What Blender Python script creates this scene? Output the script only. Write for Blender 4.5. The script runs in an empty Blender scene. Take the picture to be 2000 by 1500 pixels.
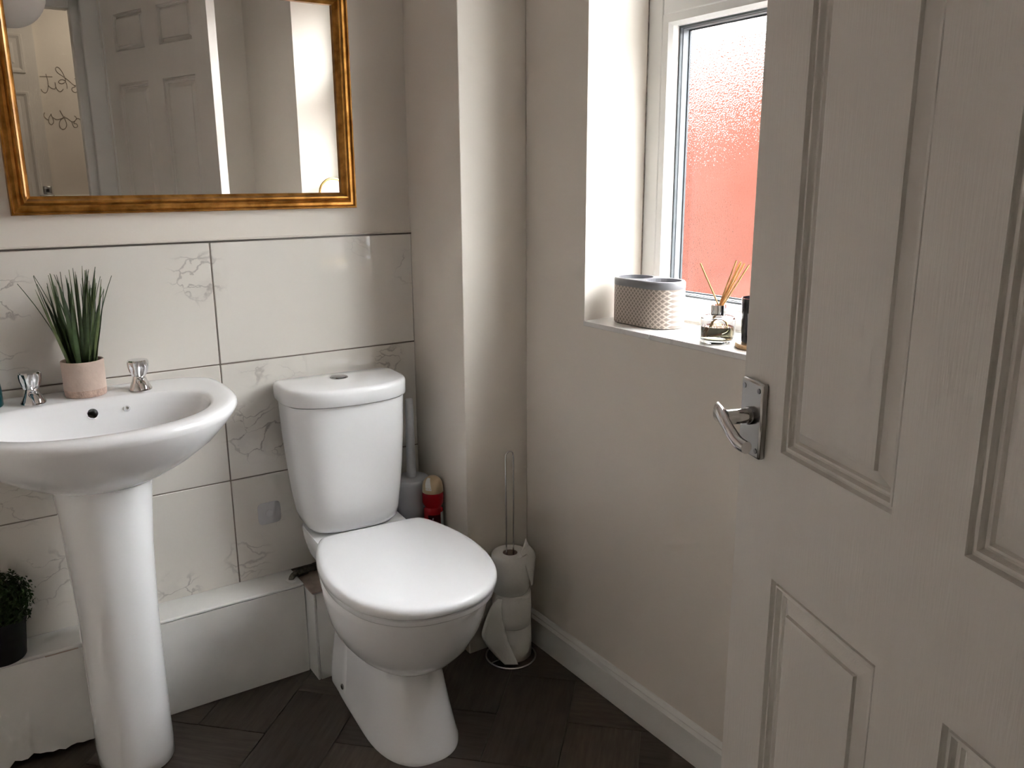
import bpy, bmesh, math, random
from mathutils import Vector, Matrix
random.seed(7)
scene = bpy.context.scene
col = scene.collection
R = math.radians

# ------------------------------------------------------------------ camera
def cam_axes(yaw, pitch, roll):
    f = Vector((math.sin(yaw) * math.cos(pitch), math.cos(yaw) * math.cos(pitch), -math.sin(pitch)))
    r0 = Vector((math.cos(yaw), -math.sin(yaw), 0)); u0 = r0.cross(f)
    r = math.cos(roll) * r0 + math.sin(roll) * u0
    return r, r.cross(f), f
cam_data = bpy.data.cameras.new('camera')
cam = bpy.data.objects.new('camera', cam_data); col.objects.link(cam)
cr, cu, cf = cam_axes(R(33.688), R(13.622), R(-.368))
cam.matrix_world = Matrix(((cr.x, cu.x, -cf.x, 0.0), (cr.y, cu.y, -cf.y, -2.07), (cr.z, cu.z, -cf.z, 1.275), (0, 0, 0, 1)))
cam_data.sensor_width = 36; cam_data.lens = 1629.7 * 36 / 2000; cam_data.clip_start = .02
scene.camera = cam

# ------------------------------------------------------------------ world, light, exposure
world = bpy.data.worlds.new('overcast_sky'); scene.world = world; world.use_nodes = True
bg = world.node_tree.nodes['Background']
bg.inputs['Color'].default_value = (.97, .985, 1., 1); 
# overcast sky: three times brighter overhead than at the horizon
wt = world.node_tree
w_tc = wt.nodes.new('ShaderNodeTexCoord'); w_sp = wt.nodes.new('ShaderNodeSeparateXYZ'); w_mr = wt.nodes.new('ShaderNodeMapRange')
w_mr.inputs['From Min'].default_value = 0; w_mr.inputs['From Max'].default_value = 1
w_mr.inputs['To Min'].default_value = 5.6; w_mr.inputs['To Max'].default_value = 16.8
wt.links.new(w_tc.outputs['Generated'], w_sp.inputs[0]); wt.links.new(w_sp.outputs['Z'], w_mr.inputs['Value']); wt.links.new(w_mr.outputs[0], bg.inputs['Strength'])
scene.view_settings.view_transform = 'Standard'; scene.view_settings.look = 'None'
scene.view_settings.exposure = 1.3; scene.view_settings.gamma = 1.0
scene.view_settings.use_curve_mapping = False
scene.cycles.max_bounces = 7; scene.cycles.diffuse_bounces = 4; scene.cycles.glossy_bounces = 4; scene.cycles.transparent_max_bounces = 10
scene.cycles.transmission_bounces = 8; scene.cycles.sample_clamp_indirect = 12; scene.cycles.adaptive_threshold = .05
scene.cycles.use_denoising = True

# ------------------------------------------------------------------ materials
def nd(nt, t, **kw):
    n = nt.nodes.new(t)
    for k, v in kw.items(): setattr(n, k, v)
    return n
def new_mat(name):
    m = bpy.data.materials.new(name); m.use_nodes = True
    return m, m.node_tree, m.node_tree.nodes['Principled BSDF']
def mat(name, c, rough=.5, metal=0., bump=0., bscale=60., spec=.5, coat=0., var=0., vscale=6., stretch=(1, 1, 1), trans=0., ior=1.45, alpha=1.):
    m, nt, b = new_mat(name)
    b.inputs['Base Color'].default_value = (*c, 1); b.inputs['Roughness'].default_value = rough
    b.inputs['Metallic'].default_value = metal; b.inputs['Specular IOR Level'].default_value = spec
    b.inputs['Coat Weight'].default_value = coat; b.inputs['Coat Roughness'].default_value = .05
    b.inputs['Transmission Weight'].default_value = trans; b.inputs['IOR'].default_value = ior
    b.inputs['Alpha'].default_value = alpha
    if bump or var:
        tc = nd(nt, 'ShaderNodeTexCoord'); mp = nd(nt, 'ShaderNodeMapping')
        mp.inputs['Scale'].default_value = stretch
        nt.links.new(tc.outputs['Object'], mp.inputs['Vector'])
    if bump:
        n = nd(nt, 'ShaderNodeTexNoise'); n.inputs['Scale'].default_value = bscale; n.inputs['Detail'].default_value = 4
        bp = nd(nt, 'ShaderNodeBump'); bp.inputs['Strength'].default_value = bump; bp.inputs['Distance'].default_value = .002
        nt.links.new(mp.outputs['Vector'], n.inputs['Vector']); nt.links.new(n.outputs['Fac'], bp.inputs['Height'])
        nt.links.new(bp.outputs['Normal'], b.inputs['Normal'])
    if var:
        n = nd(nt, 'ShaderNodeTexNoise'); n.inputs['Scale'].default_value = vscale; n.inputs['Detail'].default_value = 5
        r = nd(nt, 'ShaderNodeValToRGB')
        r.color_ramp.elements[0].position = .3; r.color_ramp.elements[1].position = .7
        r.color_ramp.elements[0].color = (*[x * (1 - var) for x in c], 1); r.color_ramp.elements[1].color = (*[min(1, x * (1 + var * .5)) for x in c], 1)
        nt.links.new(mp.outputs['Vector'], n.inputs['Vector']); nt.links.new(n.outputs['Fac'], r.inputs['Fac']); nt.links.new(r.outputs['Color'], b.inputs['Base Color'])
    return m
M = {}
M['paint'] = mat('wall_paint', (.80, .745, .67), .62, bump=.12, bscale=90, var=.03, vscale=3)
M['ceil'] = mat('ceiling_paint', (.86, .845, .82), .8)
M['gloss_white'] = mat('gloss_white_paint', (.83, .82, .785), .35, bump=.1, bscale=50, var=.03, vscale=5)
M['boxing'] = mat('boxing_paint', (.80, .785, .75), .45, bump=.35, bscale=28, var=.06, vscale=9)
M['bare'] = mat('bare_board', (.52, .41, .34), .8, bump=.3, bscale=120, var=.25, vscale=30)
M['door'] = mat('door_paint', (.80, .765, .71), .42, bump=.28, bscale=60, stretch=(6, 6, .35), var=.02, vscale=4)
M['upvc'] = mat('white_upvc', (.82, .82, .80), .28)
M['gasket'] = mat('grey_gasket', (.10, .115, .125), .5)
M['spacer'] = mat('spacer_bar', (.20, .22, .235), .4)
M['ceramic'] = mat('white_ceramic', (.91, .91, .915), .07, coat=.3)
M['seat'] = mat('white_seat_plastic', (.92, .92, .935), .16)
M['chrome'] = mat('chrome', (.72, .72, .73), .07, metal=1)
M['dull_chrome'] = mat('dull_chrome', (.44, .43, .42), .2, metal=1)
M['tarnish'] = mat('tarnished_brass', (.20, .18, .15), .35, metal=.9, var=.5, vscale=120)
M['sealant'] = mat('old_sealant', (.42, .38, .33), .8, var=.5, vscale=60)
M['dark_chrome'] = mat('dark_chrome', (.30, .30, .31), .08, metal=1)
M['black'] = mat('black_rubber', (.008, .008, .009), .5)
M['mirror'] = mat('mirror_silver', (.91, .91, .895), .006, metal=1)
M['silver_trim'] = mat('tile_edge_trim', (.12, .105, .09), .4, metal=.3)
M['plaster'] = mat('outside_paving', (.2, .19, .18), .9)
M['grey_plastic'] = mat('light_grey_plastic', (.60, .61, .645), .38)
M['red'] = mat('red_can', (.42, .006, .012), .18, coat=.4)
M['redlabel'] = mat('red_can_dark_print', (.10, .004, .012), .25)
M['whitelabel'] = mat('white_print', (.75, .74, .72), .3)
M['beige_cap'] = mat('beige_cap', (.62, .47, .30), .3)
M['tissue'] = mat('tissue_paper', (.84, .82, .78), .95, bump=.5, bscale=260)
M['soil'] = mat('dark_soil', (.012, .009, .007), .95, bump=.6, bscale=150)
M['black_pot'] = mat('black_plastic_pot', (.008, .008, .009), .55)
M['pinkpot'] = mat('pink_cement_pot', (.60, .47, .395), .85, bump=.4, bscale=120, var=.12, vscale=25)
M['pinkrough'] = mat('pink_cement_rough_band', (.58, .42, .34), .95, bump=1., bscale=220, var=.25, vscale=90)
M['leaf'] = mat('dark_green_blade', (.050, .085, .030), .45, var=.5, vscale=40)
M['leaf2'] = mat('light_green_blade', (.125, .165, .062), .45, var=.4, vscale=40)
M['bush'] = mat('bush_leaf', (.028, .060, .012), .55, var=.5, vscale=60)
M['teal'] = mat('teal_bottle', (.0, .09, .11), .15, trans=.5)
M['grey_glaze'] = mat('grey_glaze', (.20, .20, .215), .3, var=.1, vscale=30)
M['glass'] = mat('clear_glass', (1, 1, 1), .0, trans=1., ior=1.45)
M['liquid'] = mat('pale_yellow_oil', (1., .93, .62), .0, trans=1., ior=1.36)
M['reed'] = mat('reed_stick', (.72, .42, .16), .7, var=.2, vscale=80)
M['black_glass'] = mat('black_gloss_glass', (.006, .006, .008), .06, coat=.5)
M['wood'] = mat('light_wood', (.62, .40, .19), .5, var=.25, vscale=20, stretch=(1, 8, 8))
M['gold_thin'] = mat('thin_gold', (.80, .55, .22), .25, metal=1)
M['lantern'] = mat('paper_lantern', (.66, .64, .60), .9)
M['ink'] = mat('dark_decal_ink', (.26, .22, .18), .7)
M['sticker'] = mat('clear_adhesive_pad', (.66, .65, .67), .22)
M['hallfloor'] = mat('hall_floor', (.20, .15, .11), .5, var=.3, vscale=6, stretch=(8, 1, 1))

def gold_mat():
    m, nt, b = new_mat('antique_gold')
    tc = nd(nt, 'ShaderNodeTexCoord'); n = nd(nt, 'ShaderNodeTexNoise'); n.inputs['Scale'].default_value = 35; n.inputs['Detail'].default_value = 6
    r = nd(nt, 'ShaderNodeValToRGB')
    r.color_ramp.elements[0].position = .35; r.color_ramp.elements[0].color = (.27, .115, .018, 1)
    r.color_ramp.elements[1].position = .65; r.color_ramp.elements[1].color = (.55, .27, .065, 1)
    nt.links.new(tc.outputs['Object'], n.inputs['Vector']); nt.links.new(n.outputs['Fac'], r.inputs['Fac'])
    nt.links.new(r.outputs['Color'], b.inputs['Base Color'])
    b.inputs['Metallic'].default_value = .85; b.inputs['Roughness'].default_value = .33
    return m
M['gold'] = gold_mat()

def plank_mat():
    m, nt, b = new_mat('dark_plank')
    tc = nd(nt, 'ShaderNodeTexCoord'); mp = nd(nt, 'ShaderNodeMapping'); oi = nd(nt, 'ShaderNodeObjectInfo')
    mp.inputs['Scale'].default_value = (2.5, 22, 1)
    ad = nd(nt, 'ShaderNodeVectorMath', operation='ADD'); cb = nd(nt, 'ShaderNodeCombineXYZ')
    mu = nd(nt, 'ShaderNodeMath', operation='MULTIPLY'); mu.inputs[1].default_value = 37.
    nt.links.new(oi.outputs['Random'], mu.inputs[0])
    for k in 'XYZ': nt.links.new(mu.outputs[0], cb.inputs[k])
    nt.links.new(tc.outputs['Object'], ad.inputs[0]); nt.links.new(cb.outputs[0], ad.inputs[1])
    nt.links.new(ad.outputs[0], mp.inputs['Vector'])
    n = nd(nt, 'ShaderNodeTexNoise'); n.inputs['Scale'].default_value = 4; n.inputs['Detail'].default_value = 7; n.inputs['Roughness'].default_value = .6
    nt.links.new(mp.outputs[0], n.inputs['Vector'])
    r = nd(nt, 'ShaderNodeValToRGB')
    r.color_ramp.elements[0].position = .3; r.color_ramp.elements[0].color = (.056, .043, .036, 1)
    r.color_ramp.elements[1].position = .75; r.color_ramp.elements[1].color = (.118, .092, .076, 1)
    nt.links.new(n.outputs['Fac'], r.inputs['Fac'])
    hs = nd(nt, 'ShaderNodeHueSaturation')
    mr = nd(nt, 'ShaderNodeMapRange'); mr.inputs['To Min'].default_value = .75; mr.inputs['To Max'].default_value = 1.25
    nt.links.new(oi.outputs['Random'], mr.inputs['Value']); nt.links.new(mr.outputs[0], hs.inputs['Value'])
    nt.links.new(r.outputs['Color'], hs.inputs['Color']); nt.links.new(hs.outputs[0], b.inputs['Base Color'])
    b.inputs['Roughness'].default_value = .48
    bp = nd(nt, 'ShaderNodeBump'); bp.inputs['Strength'].default_value = .25; bp.inputs['Distance'].default_value = .001
    nt.links.new(n.outputs['Fac'], bp.inputs['Height']); nt.links.new(bp.outputs[0], b.inputs['Normal'])
    return m
M['plank'] = plank_mat()
M['joint'] = mat('floor_joint', (.15, .125, .11), .8)
M['grout'] = mat('grout', (.20, .165, .135), .9)

def marble_mat(name, blobs, base, rough):
    m, nt, b = new_mat(name)
    g = nd(nt, 'ShaderNodeNewGeometry')
    d = nd(nt, 'ShaderNodeTexNoise'); d.inputs['Scale'].default_value = 9; d.inputs['Detail'].default_value = 6
    nt.links.new(g.outputs['Position'], d.inputs['Vector'])
    mx = nd(nt, 'ShaderNodeVectorMath', operation='SCALE'); mx.inputs['Scale'].default_value = .16
    nt.links.new(d.outputs['Color'], mx.inputs[0])
    ad = nd(nt, 'ShaderNodeVectorMath', operation='ADD')
    nt.links.new(g.outputs['Position'], ad.inputs[0]); nt.links.new(mx.outputs[0], ad.inputs[1])
    def vein(scale, width):
        n = nd(nt, 'ShaderNodeTexNoise'); n.inputs['Scale'].default_value = scale; n.inputs['Detail'].default_value = 3
        nt.links.new(ad.outputs[0], n.inputs['Vector'])
        s = nd(nt, 'ShaderNodeMath', operation='SUBTRACT'); s.inputs[1].default_value = .5
        nt.links.new(n.outputs['Fac'], s.inputs[0])
        a = nd(nt, 'ShaderNodeMath', operation='ABSOLUTE'); nt.links.new(s.outputs[0], a.inputs[0])
        mr = nd(nt, 'ShaderNodeMapRange', interpolation_type='SMOOTHSTEP'); mr.inputs['From Min'].default_value = 0; mr.inputs['From Max'].default_value = width
        mr.inputs['To Min'].default_value = 1; mr.inputs['To Max'].default_value = 0
        nt.links.new(a.outputs[0], mr.inputs['Value'])
        return mr.outputs[0]
    v2 = vein(4.5, .10)
    vo = nd(nt, 'ShaderNodeTexVoronoi', feature='DISTANCE_TO_EDGE'); vo.inputs['Scale'].default_value = 17
    vm = nd(nt, 'ShaderNodeMapping'); vm.inputs['Rotation'].default_value = (0, R(24), 0); vm.inputs['Scale'].default_value = (.55, 1, 1.25)
    nt.links.new(ad.outputs[0], vm.inputs['Vector']); nt.links.new(vm.outputs[0], vo.inputs['Vector'])
    wn1 = nd(nt, 'ShaderNodeTexNoise'); wn1.inputs['Scale'].default_value = 11; wn1.inputs['Detail'].default_value = 4
    nt.links.new(g.outputs['Position'], wn1.inputs['Vector'])
    wr = nd(nt, 'ShaderNodeMapRange'); wr.inputs['From Min'].default_value = .38; wr.inputs['From Max'].default_value = .62; wr.inputs['To Min'].default_value = .012; wr.inputs['To Max'].default_value = .095
    nt.links.new(wn1.outputs['Fac'], wr.inputs['Value'])
    dv = nd(nt, 'ShaderNodeMath', operation='DIVIDE'); nt.links.new(vo.outputs['Distance'], dv.inputs[0]); nt.links.new(wr.outputs[0], dv.inputs[1])
    iv = nd(nt, 'ShaderNodeMath', operation='SUBTRACT', use_clamp=True); iv.inputs[0].default_value = 1.; nt.links.new(dv.outputs[0], iv.inputs[1])
    v1 = iv.outputs[0]
    h = nd(nt, 'ShaderNodeMath', operation='MULTIPLY'); h.inputs[1].default_value = .22; nt.links.new(v2, h.inputs[0])
    tot = nd(nt, 'ShaderNodeMath', operation='MAXIMUM'); nt.links.new(v1, tot.inputs[0]); nt.links.new(h.outputs[0], tot.inputs[1])
    prev = None
    for (x, y, z, rad, amt) in blobs:
        s = nd(nt, 'ShaderNodeVectorMath', operation='DISTANCE'); s.inputs[1].default_value = (x, y, z)
        nt.links.new(g.outputs['Position'], s.inputs[0])
        mr = nd(nt, 'ShaderNodeMapRange', interpolation_type='SMOOTHSTEP'); mr.inputs['From Min'].default_value = rad * .35; mr.inputs['From Max'].default_value = rad
        mr.inputs['To Min'].default_value = amt; mr.inputs['To Max'].default_value = 0
        nt.links.new(s.outputs['Value'], mr.inputs['Value'])
        if prev is None: prev = mr.outputs[0]
        else:
            q = nd(nt, 'ShaderNodeMath', operation='MAXIMUM'); nt.links.new(prev, q.inputs[0]); nt.links.new(mr.outputs[0], q.inputs[1]); prev = q.outputs[0]
    f = nd(nt, 'ShaderNodeMath', operation='MULTIPLY'); nt.links.new(tot.outputs[0], f.inputs[0]); nt.links.new(prev, f.inputs[1])
    c = nd(nt, 'ShaderNodeMix', data_type='RGBA')
    c.inputs['A'].default_value = (*base, 1); c.inputs['B'].default_value = (.37, .335, .31, 1)
    nt.links.new(f.outputs[0], c.inputs['Factor']); nt.links.new(c.outputs['Result'], b.inputs['Base Color'])
    b.inputs['Roughness'].default_value = rough
    return m
M['marble'] = marble_mat('marble_tile', [(.484, 0, 1.06, .085, .75), (.09, 0, 1.04, .07, .8), (.07, 0, .90, .06, .5), (.59, 0, .655, .10, 1.), (.64, 0, .64, .08, .9), (.60, 0, .815, .05, .6),
    (.70, 0, .815, .05, .35), (.97, 0, .80, .06, .8), (1.045, 0, 1.05, .06, .7), (.545, 0, .32, .08, .6), (.365, 0, .275, .07, .75), (.046, 0, .58, .08, .6), (.09, 0, .39, .09, .7),
    (.63, 0, .43, .05, .35), (.9, 0, 1.11, .05, .3), (-.3, 0, .7, .2, .8), (-.2, 0, 1.0, .1, .8)], (.79, .75, .69), .035)
M['sillmarble'] = marble_mat('sill_tile', [(1.33, -.75, .95, .2, .35), (1.3, -1.1, .95, .2, .3)], (.80, .78, .75), .12)

def frosted():
    m, nt, _ = new_mat('frosted_glass'); nt.nodes.remove(nt.nodes['Principled BSDF'])
    out = nt.nodes['Material Output']
    tr = nd(nt, 'ShaderNodeBsdfTransparent'); tr.inputs['Color'].default_value = (.96, .97, .97, 1)
    rf = nd(nt, 'ShaderNodeBsdfRefraction', distribution='BECKMANN'); rf.inputs['Roughness'].default_value = .2; rf.inputs['IOR'].default_value = 1.11
    tl = nd(nt, 'ShaderNodeBsdfTranslucent'); tl.inputs['Color'].default_value = (.9, .92, .93, 1)
    gl = nd(nt, 'ShaderNodeBsdfGlossy'); gl.inputs['Roughness'].default_value = .15
    tc = nd(nt, 'ShaderNodeTexCoord'); v = nd(nt, 'ShaderNodeTexVoronoi'); v.inputs['Scale'].default_value = 260
    bp = nd(nt, 'ShaderNodeBump'); bp.inputs['Strength'].default_value = .7; bp.inputs['Distance'].default_value = .003
    nt.links.new(tc.outputs['Object'], v.inputs['Vector']); nt.links.new(v.outputs['Distance'], bp.inputs['Height'])
    nt.links.new(bp.outputs[0], rf.inputs['Normal'])
    m1 = nd(nt, 'ShaderNodeMixShader'); m1.inputs[0].default_value = .72
    nt.links.new(tr.outputs[0], m1.inputs[1]); nt.links.new(rf.outputs[0], m1.inputs[2])
    m2 = nd(nt, 'ShaderNodeMixShader'); m2.inputs[0].default_value = .004
    nt.links.new(m1.outputs[0], m2.inputs[1]); nt.links.new(tl.outputs[0], m2.inputs[2])
    m3 = nd(nt, 'ShaderNodeMixShader'); m3.inputs[0].default_value = .03
    nt.links.new(m2.outputs[0], m3.inputs[1]); nt.links.new(gl.outputs[0], m3.inputs[2])
    nt.links.new(m3.outputs[0], out.inputs['Surface'])
    return m
M['frosted'] = frosted()

def brick_mat():
    m, nt, b = new_mat('red_brick')
    tc = nd(nt, 'ShaderNodeTexCoord'); mp = nd(nt, 'ShaderNodeMapping'); mp.inputs['Rotation'].default_value = (R(90), 0, R(90))
    br = nd(nt, 'ShaderNodeTexBrick'); br.inputs['Scale'].default_value = 4.4
    br.inputs['Color1'].default_value = (.19, .072, .050, 1); br.inputs['Color2'].default_value = (.17, .063, .044, 1); br.inputs['Mortar'].default_value = (.20, .095, .072, 1)
    nt.links.new(tc.outputs['Object'], mp.inputs['Vector']); nt.links.new(mp.outputs[0], br.inputs['Vector'])
    nt.links.new(br.outputs['Color'], b.inputs['Base Color']); b.inputs['Roughness'].default_value = .95; b.inputs['Specular IOR Level'].default_value = 0.
    return m
M['brick'] = brick_mat()

def cup_mat():
    m, nt, b = new_mat('lattice_stoneware')
    tc = nd(nt, 'ShaderNodeTexCoord')
    def wave(rot):
        mp = nd(nt, 'ShaderNodeMapping'); mp.inputs['Rotation'].default_value = (rot, 0, 0)
        w = nd(nt, 'ShaderNodeTexWave', bands_direction='Z'); w.inputs['Scale'].default_value = 38; w.inputs['Distortion'].default_value = 0
        nt.links.new(tc.outputs['Object'], mp.inputs['Vector']); nt.links.new(mp.outputs[0], w.inputs['Vector'])
        return w.outputs['Fac']
    a = nd(nt, 'ShaderNodeMath', operation='MINIMUM')
    nt.links.new(wave(R(45)), a.inputs[0]); nt.links.new(wave(R(-45)), a.inputs[1])
    r = nd(nt, 'ShaderNodeValToRGB')
    r.color_ramp.elements[0].position = .12; r.color_ramp.elements[0].color = (.56, .48, .42, 1)
    r.color_ramp.elements[1].position = .32; r.color_ramp.elements[1].color = (.27, .225, .195, 1)
    nt.links.new(a.outputs[0], r.inputs['Fac']); nt.links.new(r.outputs['Color'], b.inputs['Base Color'])
    b.inputs['Roughness'].default_value = .6
    return m
M['cup'] = cup_mat()

# ------------------------------------------------------------------ mesh helpers
WL = {}
class MB:
    """collects geometry in world coordinates, then links it as one mesh object"""
    def __init__(s): s.v = []; s.f = []
    def box(s, x0, x1, y0, y1, z0, z1):
        n = len(s.v)
        s.v += [(x, y, z) for z in (z0, z1) for (x, y) in ((x0, y0), (x1, y0), (x1, y1), (x0, y1))]
        s.f += [tuple(n + i for i in q) for q in ((0, 3, 2, 1), (4, 5, 6, 7), (0, 1, 5, 4), (1, 2, 6, 5), (2, 3, 7, 6), (3, 0, 4, 7))]
        return s
    def loft(s, rings, cap0=True, cap1=True, closed=True):
        n0 = len(s.v); k = len(rings[0])
        for r in rings: s.v += [tuple(p) for p in r]
        for j in range(len(rings) - 1):
            a = n0 + j * k; b = a + k
            for i in range(k if closed else k - 1):
                i2 = (i + 1) % k
                s.f.append((a + i, a + i2, b + i2, b + i))
        if cap0: s.f.append(tuple(n0 + i for i in reversed(range(k))))
        if cap1: s.f.append(tuple(n0 + (len(rings) - 1) * k + i for i in range(k)))
        return s
    def lathe(s, prof, c, n=32, cap0=True, cap1=True, sx=1., sy=1., axis=None):
        rings = []
        for r, z in prof:
            ring = [Vector((r * sx * math.cos(2 * math.pi * i / n), r * sy * math.sin(2 * math.pi * i / n), z)) for i in range(n)]
            if axis is not None: ring = [axis @ p for p in ring]
            rings.append([p + Vector(c) for p in ring])
        return s.loft(rings, cap0, cap1)
    def tube(s, pts, r, n=8, closed=False, cap=True):
        pts = [Vector(p) for p in pts]; m = len(pts); rings = []
        rr = r if isinstance(r, (list, tuple)) else [r] * m
        up = None
        for i in range(m):
            if closed: t = pts[(i + 1) % m] - pts[i - 1]
            else: t = pts[min(i + 1, m - 1)] - pts[max(i - 1, 0)]
            t.normalize()
            if up is None:
                a = Vector((0, 0, 1)) if abs(t.z) < .9 else Vector((1, 0, 0))
                up = t.cross(a).normalized()
            else:
                up = (up - t * up.dot(t)).normalized()
            w = t.cross(up)
            rings.append([pts[i] + rr[i] * (math.cos(2 * math.pi * k / n) * up + math.sin(2 * math.pi * k / n) * w) for k in range(n)])
        if closed: rings.append(rings[0]); return s.loft(rings, False, False)
        return s.loft(rings, cap, cap)
    def quad(s, *p):
        n = len(s.v); s.v += [tuple(q) for q in p]; s.f.append(tuple(range(n, n + len(p)))); return s
    def xf(s, mat):
        s.v = [tuple(mat @ Vector(p)) for p in s.v]; return s
    def build(s, name, m, parent=None, smooth=None, bevel=0., bseg=2, origin=None):
        me = bpy.data.meshes.new(name)
        if origin is None:
            lo = [min(p[k] for p in s.v) for k in range(3)]; hi = [max(p[k] for p in s.v) for k in range(3)]
            origin = Vector(((lo[0] + hi[0]) / 2, (lo[1] + hi[1]) / 2, lo[2]))
        origin = Vector(origin)
        me.from_pydata([tuple(Vector(p) - origin) for p in s.v], [], s.f); me.validate(); me.update()
        bm = bmesh.new(); bm.from_mesh(me); bmesh.ops.remove_doubles(bm, verts=bm.verts, dist=1e-6); bmesh.ops.recalc_face_normals(bm, faces=bm.faces); bm.to_mesh(me); bm.free()
        if smooth is not None:
            me.shade_smooth(); me.set_sharp_from_angle(angle=R(smooth))
        me.materials.append(M[m] if isinstance(m, str) else m)
        o = bpy.data.objects.new(name, me); col.objects.link(o)
        o.location = origin; WL[o.name] = origin
        if parent is not None:
            o.parent = parent; o.matrix_parent_inverse = Matrix.Translation(-WL[parent.name])
        if bevel:
            b = o.modifiers.new('bevel', 'BEVEL'); b.width = bevel; b.segments = bseg; b.limit_method = 'ANGLE'; b.angle_limit = R(40)
            if smooth is None:
                me.shade_smooth(); me.set_sharp_from_angle(angle=R(40))
        return o
def tag(o, label, cat=None, group=None, kind=None):
    o['label'] = label
    if cat: o['category'] = cat
    if group: o['group'] = group
    if kind: o['kind'] = kind
    return o
def struct(o, label=None, cat=None):
    o['kind'] = 'structure'
    if label: o['label'] = label
    if cat: o['category'] = cat
    return o
def empty(name, loc):
    o = bpy.data.objects.new(name, None); col.objects.link(o); o.location = loc; o.empty_display_size = .05
    WL[o.name] = Vector(loc); return o
def spline(pts, n=8, closed=False):
    pts = [Vector(p) for p in pts]; m = len(pts); out = []
    for i in range(m if closed else m - 1):
        if closed: p0, p1, p2, p3 = pts[i - 1], pts[i], pts[(i + 1) % m], pts[(i + 2) % m]
        else: p0, p1, p2, p3 = pts[max(i - 1, 0)], pts[i], pts[i + 1], pts[min(i + 2, m - 1)]
        for k in range(n):
            t = k / n
            out.append(.5 * ((2 * p1) + (p2 - p0) * t + (2 * p0 - 5 * p1 + 4 * p2 - p3) * t * t + (3 * p1 - p0 - 3 * p2 + p3) * t ** 3))
    if not closed: out.append(pts[-1])
    return out

# ------------------------------------------------------------------ room shell
XL, XR = -.42, 1.247          # left wall, window wall
YB, YF = .006, -1.985         # plaster of the tiled wall, inner face of the door wall
ZC = 2.36
WY0, WY1, WZ0, WZ1 = -1.36, -.515, .95, 2.06     # window opening
XW = 1.425                                        # inner face of the window frame
DX0, DX1, DZ = -.10, .655, 2.05                  # doorway

fl = struct(MB().box(XL - .1, XR + .02, YF - .1, YB + .1, -.06, -.0025).build('floor', 'joint'), 'dark wood-look herringbone plank floor', 'floor')
def clip(poly, x0, x1, y0, y1):
    for ax, val, sg in ((0, x0, 1), (0, x1, -1), (1, y0, 1), (1, y1, -1)):
        out = []
        for i in range(len(poly)):
            a, b = poly[i - 1], poly[i]
            ia, ib = sg * (a[ax] - val) >= 0, sg * (b[ax] - val) >= 0
            if ia != ib:
                t = (val - a[ax]) / (b[ax] - a[ax]); out.append((a[0] + t * (b[0] - a[0]), a[1] + t * (b[1] - a[1])))
            if ib: out.append(b)
        poly = out
        if not poly: break
    return poly
PW, U0, V0, GAP = .1757, .540, .125, .0011
s2 = math.sqrt(.5)
def uv(i, j): return ((U0 + PW * i) * s2 + (V0 + PW * j) * s2, -(U0 + PW * i) * s2 + (V0 + PW * j) * s2)
def plank(i0, i1, j0, j1, rot):
    g = GAP / PW
    p = clip([uv(i0 + g, j0 + g), uv(i1 - g, j0 + g), uv(i1 - g, j1 - g), uv(i0 + g, j1 - g)], XL, XR, YF - .1, 0.)
    if len(p) < 3: return
    area = abs(sum(p[k - 1][0] * p[k][1] - p[k][0] * p[k - 1][1] for k in range(len(p)))) / 2
    if area < 4e-4: return
    c = Vector((sum(q[0] for q in p) / len(p), sum(q[1] for q in p) / len(p), -.0025))
    rm = Matrix.Rotation(-rot, 3, 'Z'); n = len(p)
    vs = [rm @ (Vector((q[0], q[1], z)) - c) for z in (-.0025, 0) for q in p]
    fs = [tuple(range(n - 1, -1, -1)), tuple(range(n, 2 * n))] + [(k, (k + 1) % n, n + (k + 1) % n, n + k) for k in range(n)]
    me = bpy.data.meshes.new('plank'); me.from_pydata([tuple(v) for v in vs], [], fs); me.update(); me.materials.append(M['plank'])
    bm = bmesh.new(); bm.from_mesh(me); bmesh.ops.recalc_face_normals(bm, faces=bm.faces); bm.to_mesh(me); bm.free()
    o = bpy.data.objects.new('plank', me); col.objects.link(o); o.location = c; o.rotation_euler.z = rot
    o.parent = fl; o.matrix_parent_inverse = Matrix.Translation(-WL[fl.name])
for a in range(-24, 25):
    for b in range(-12, 13):
        i, j = 3 + a + 2 * b, -a + 2 * b
        plank(i, i + 1, j, j + 2, R(45))
        plank(i - 2, i, j, j + 1, R(-45))

wb = struct(MB().box(XL - .1, XR + .12, YB, YB + .1, -.06, ZC).build('wall_back', 'paint'), 'warm white plaster wall half tiled with marble', 'wall')
# wall tiles
grout = MB().box(XL, 1.052, 0.0013, YB, .25, 1.137).build('grout', 'grout', wb)
rows = [(.256, .5375), (.5405, .8405), (.8435, 1.139)]
cols = [(XL, -.0845), (-.0815, .5155), (.5185, 1.0515)]
for z0, z1 in rows:
    for x0, x1 in cols:
        MB().box(x0, x1, 0, YB - .001, z0, z1).build('tile', 'marble', wb, bevel=.0012, bseg=1)
MB().box(XL, 1.052, -.0015, YB, 1.139, 1.1425).build('edge_trim', 'silver_trim', wb)
MB().box(XL, 1.052, -.0005, YB + .001, 1.1425, 1.1475).build('filler_bead', 'paint', wb, bevel=.002)

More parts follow.
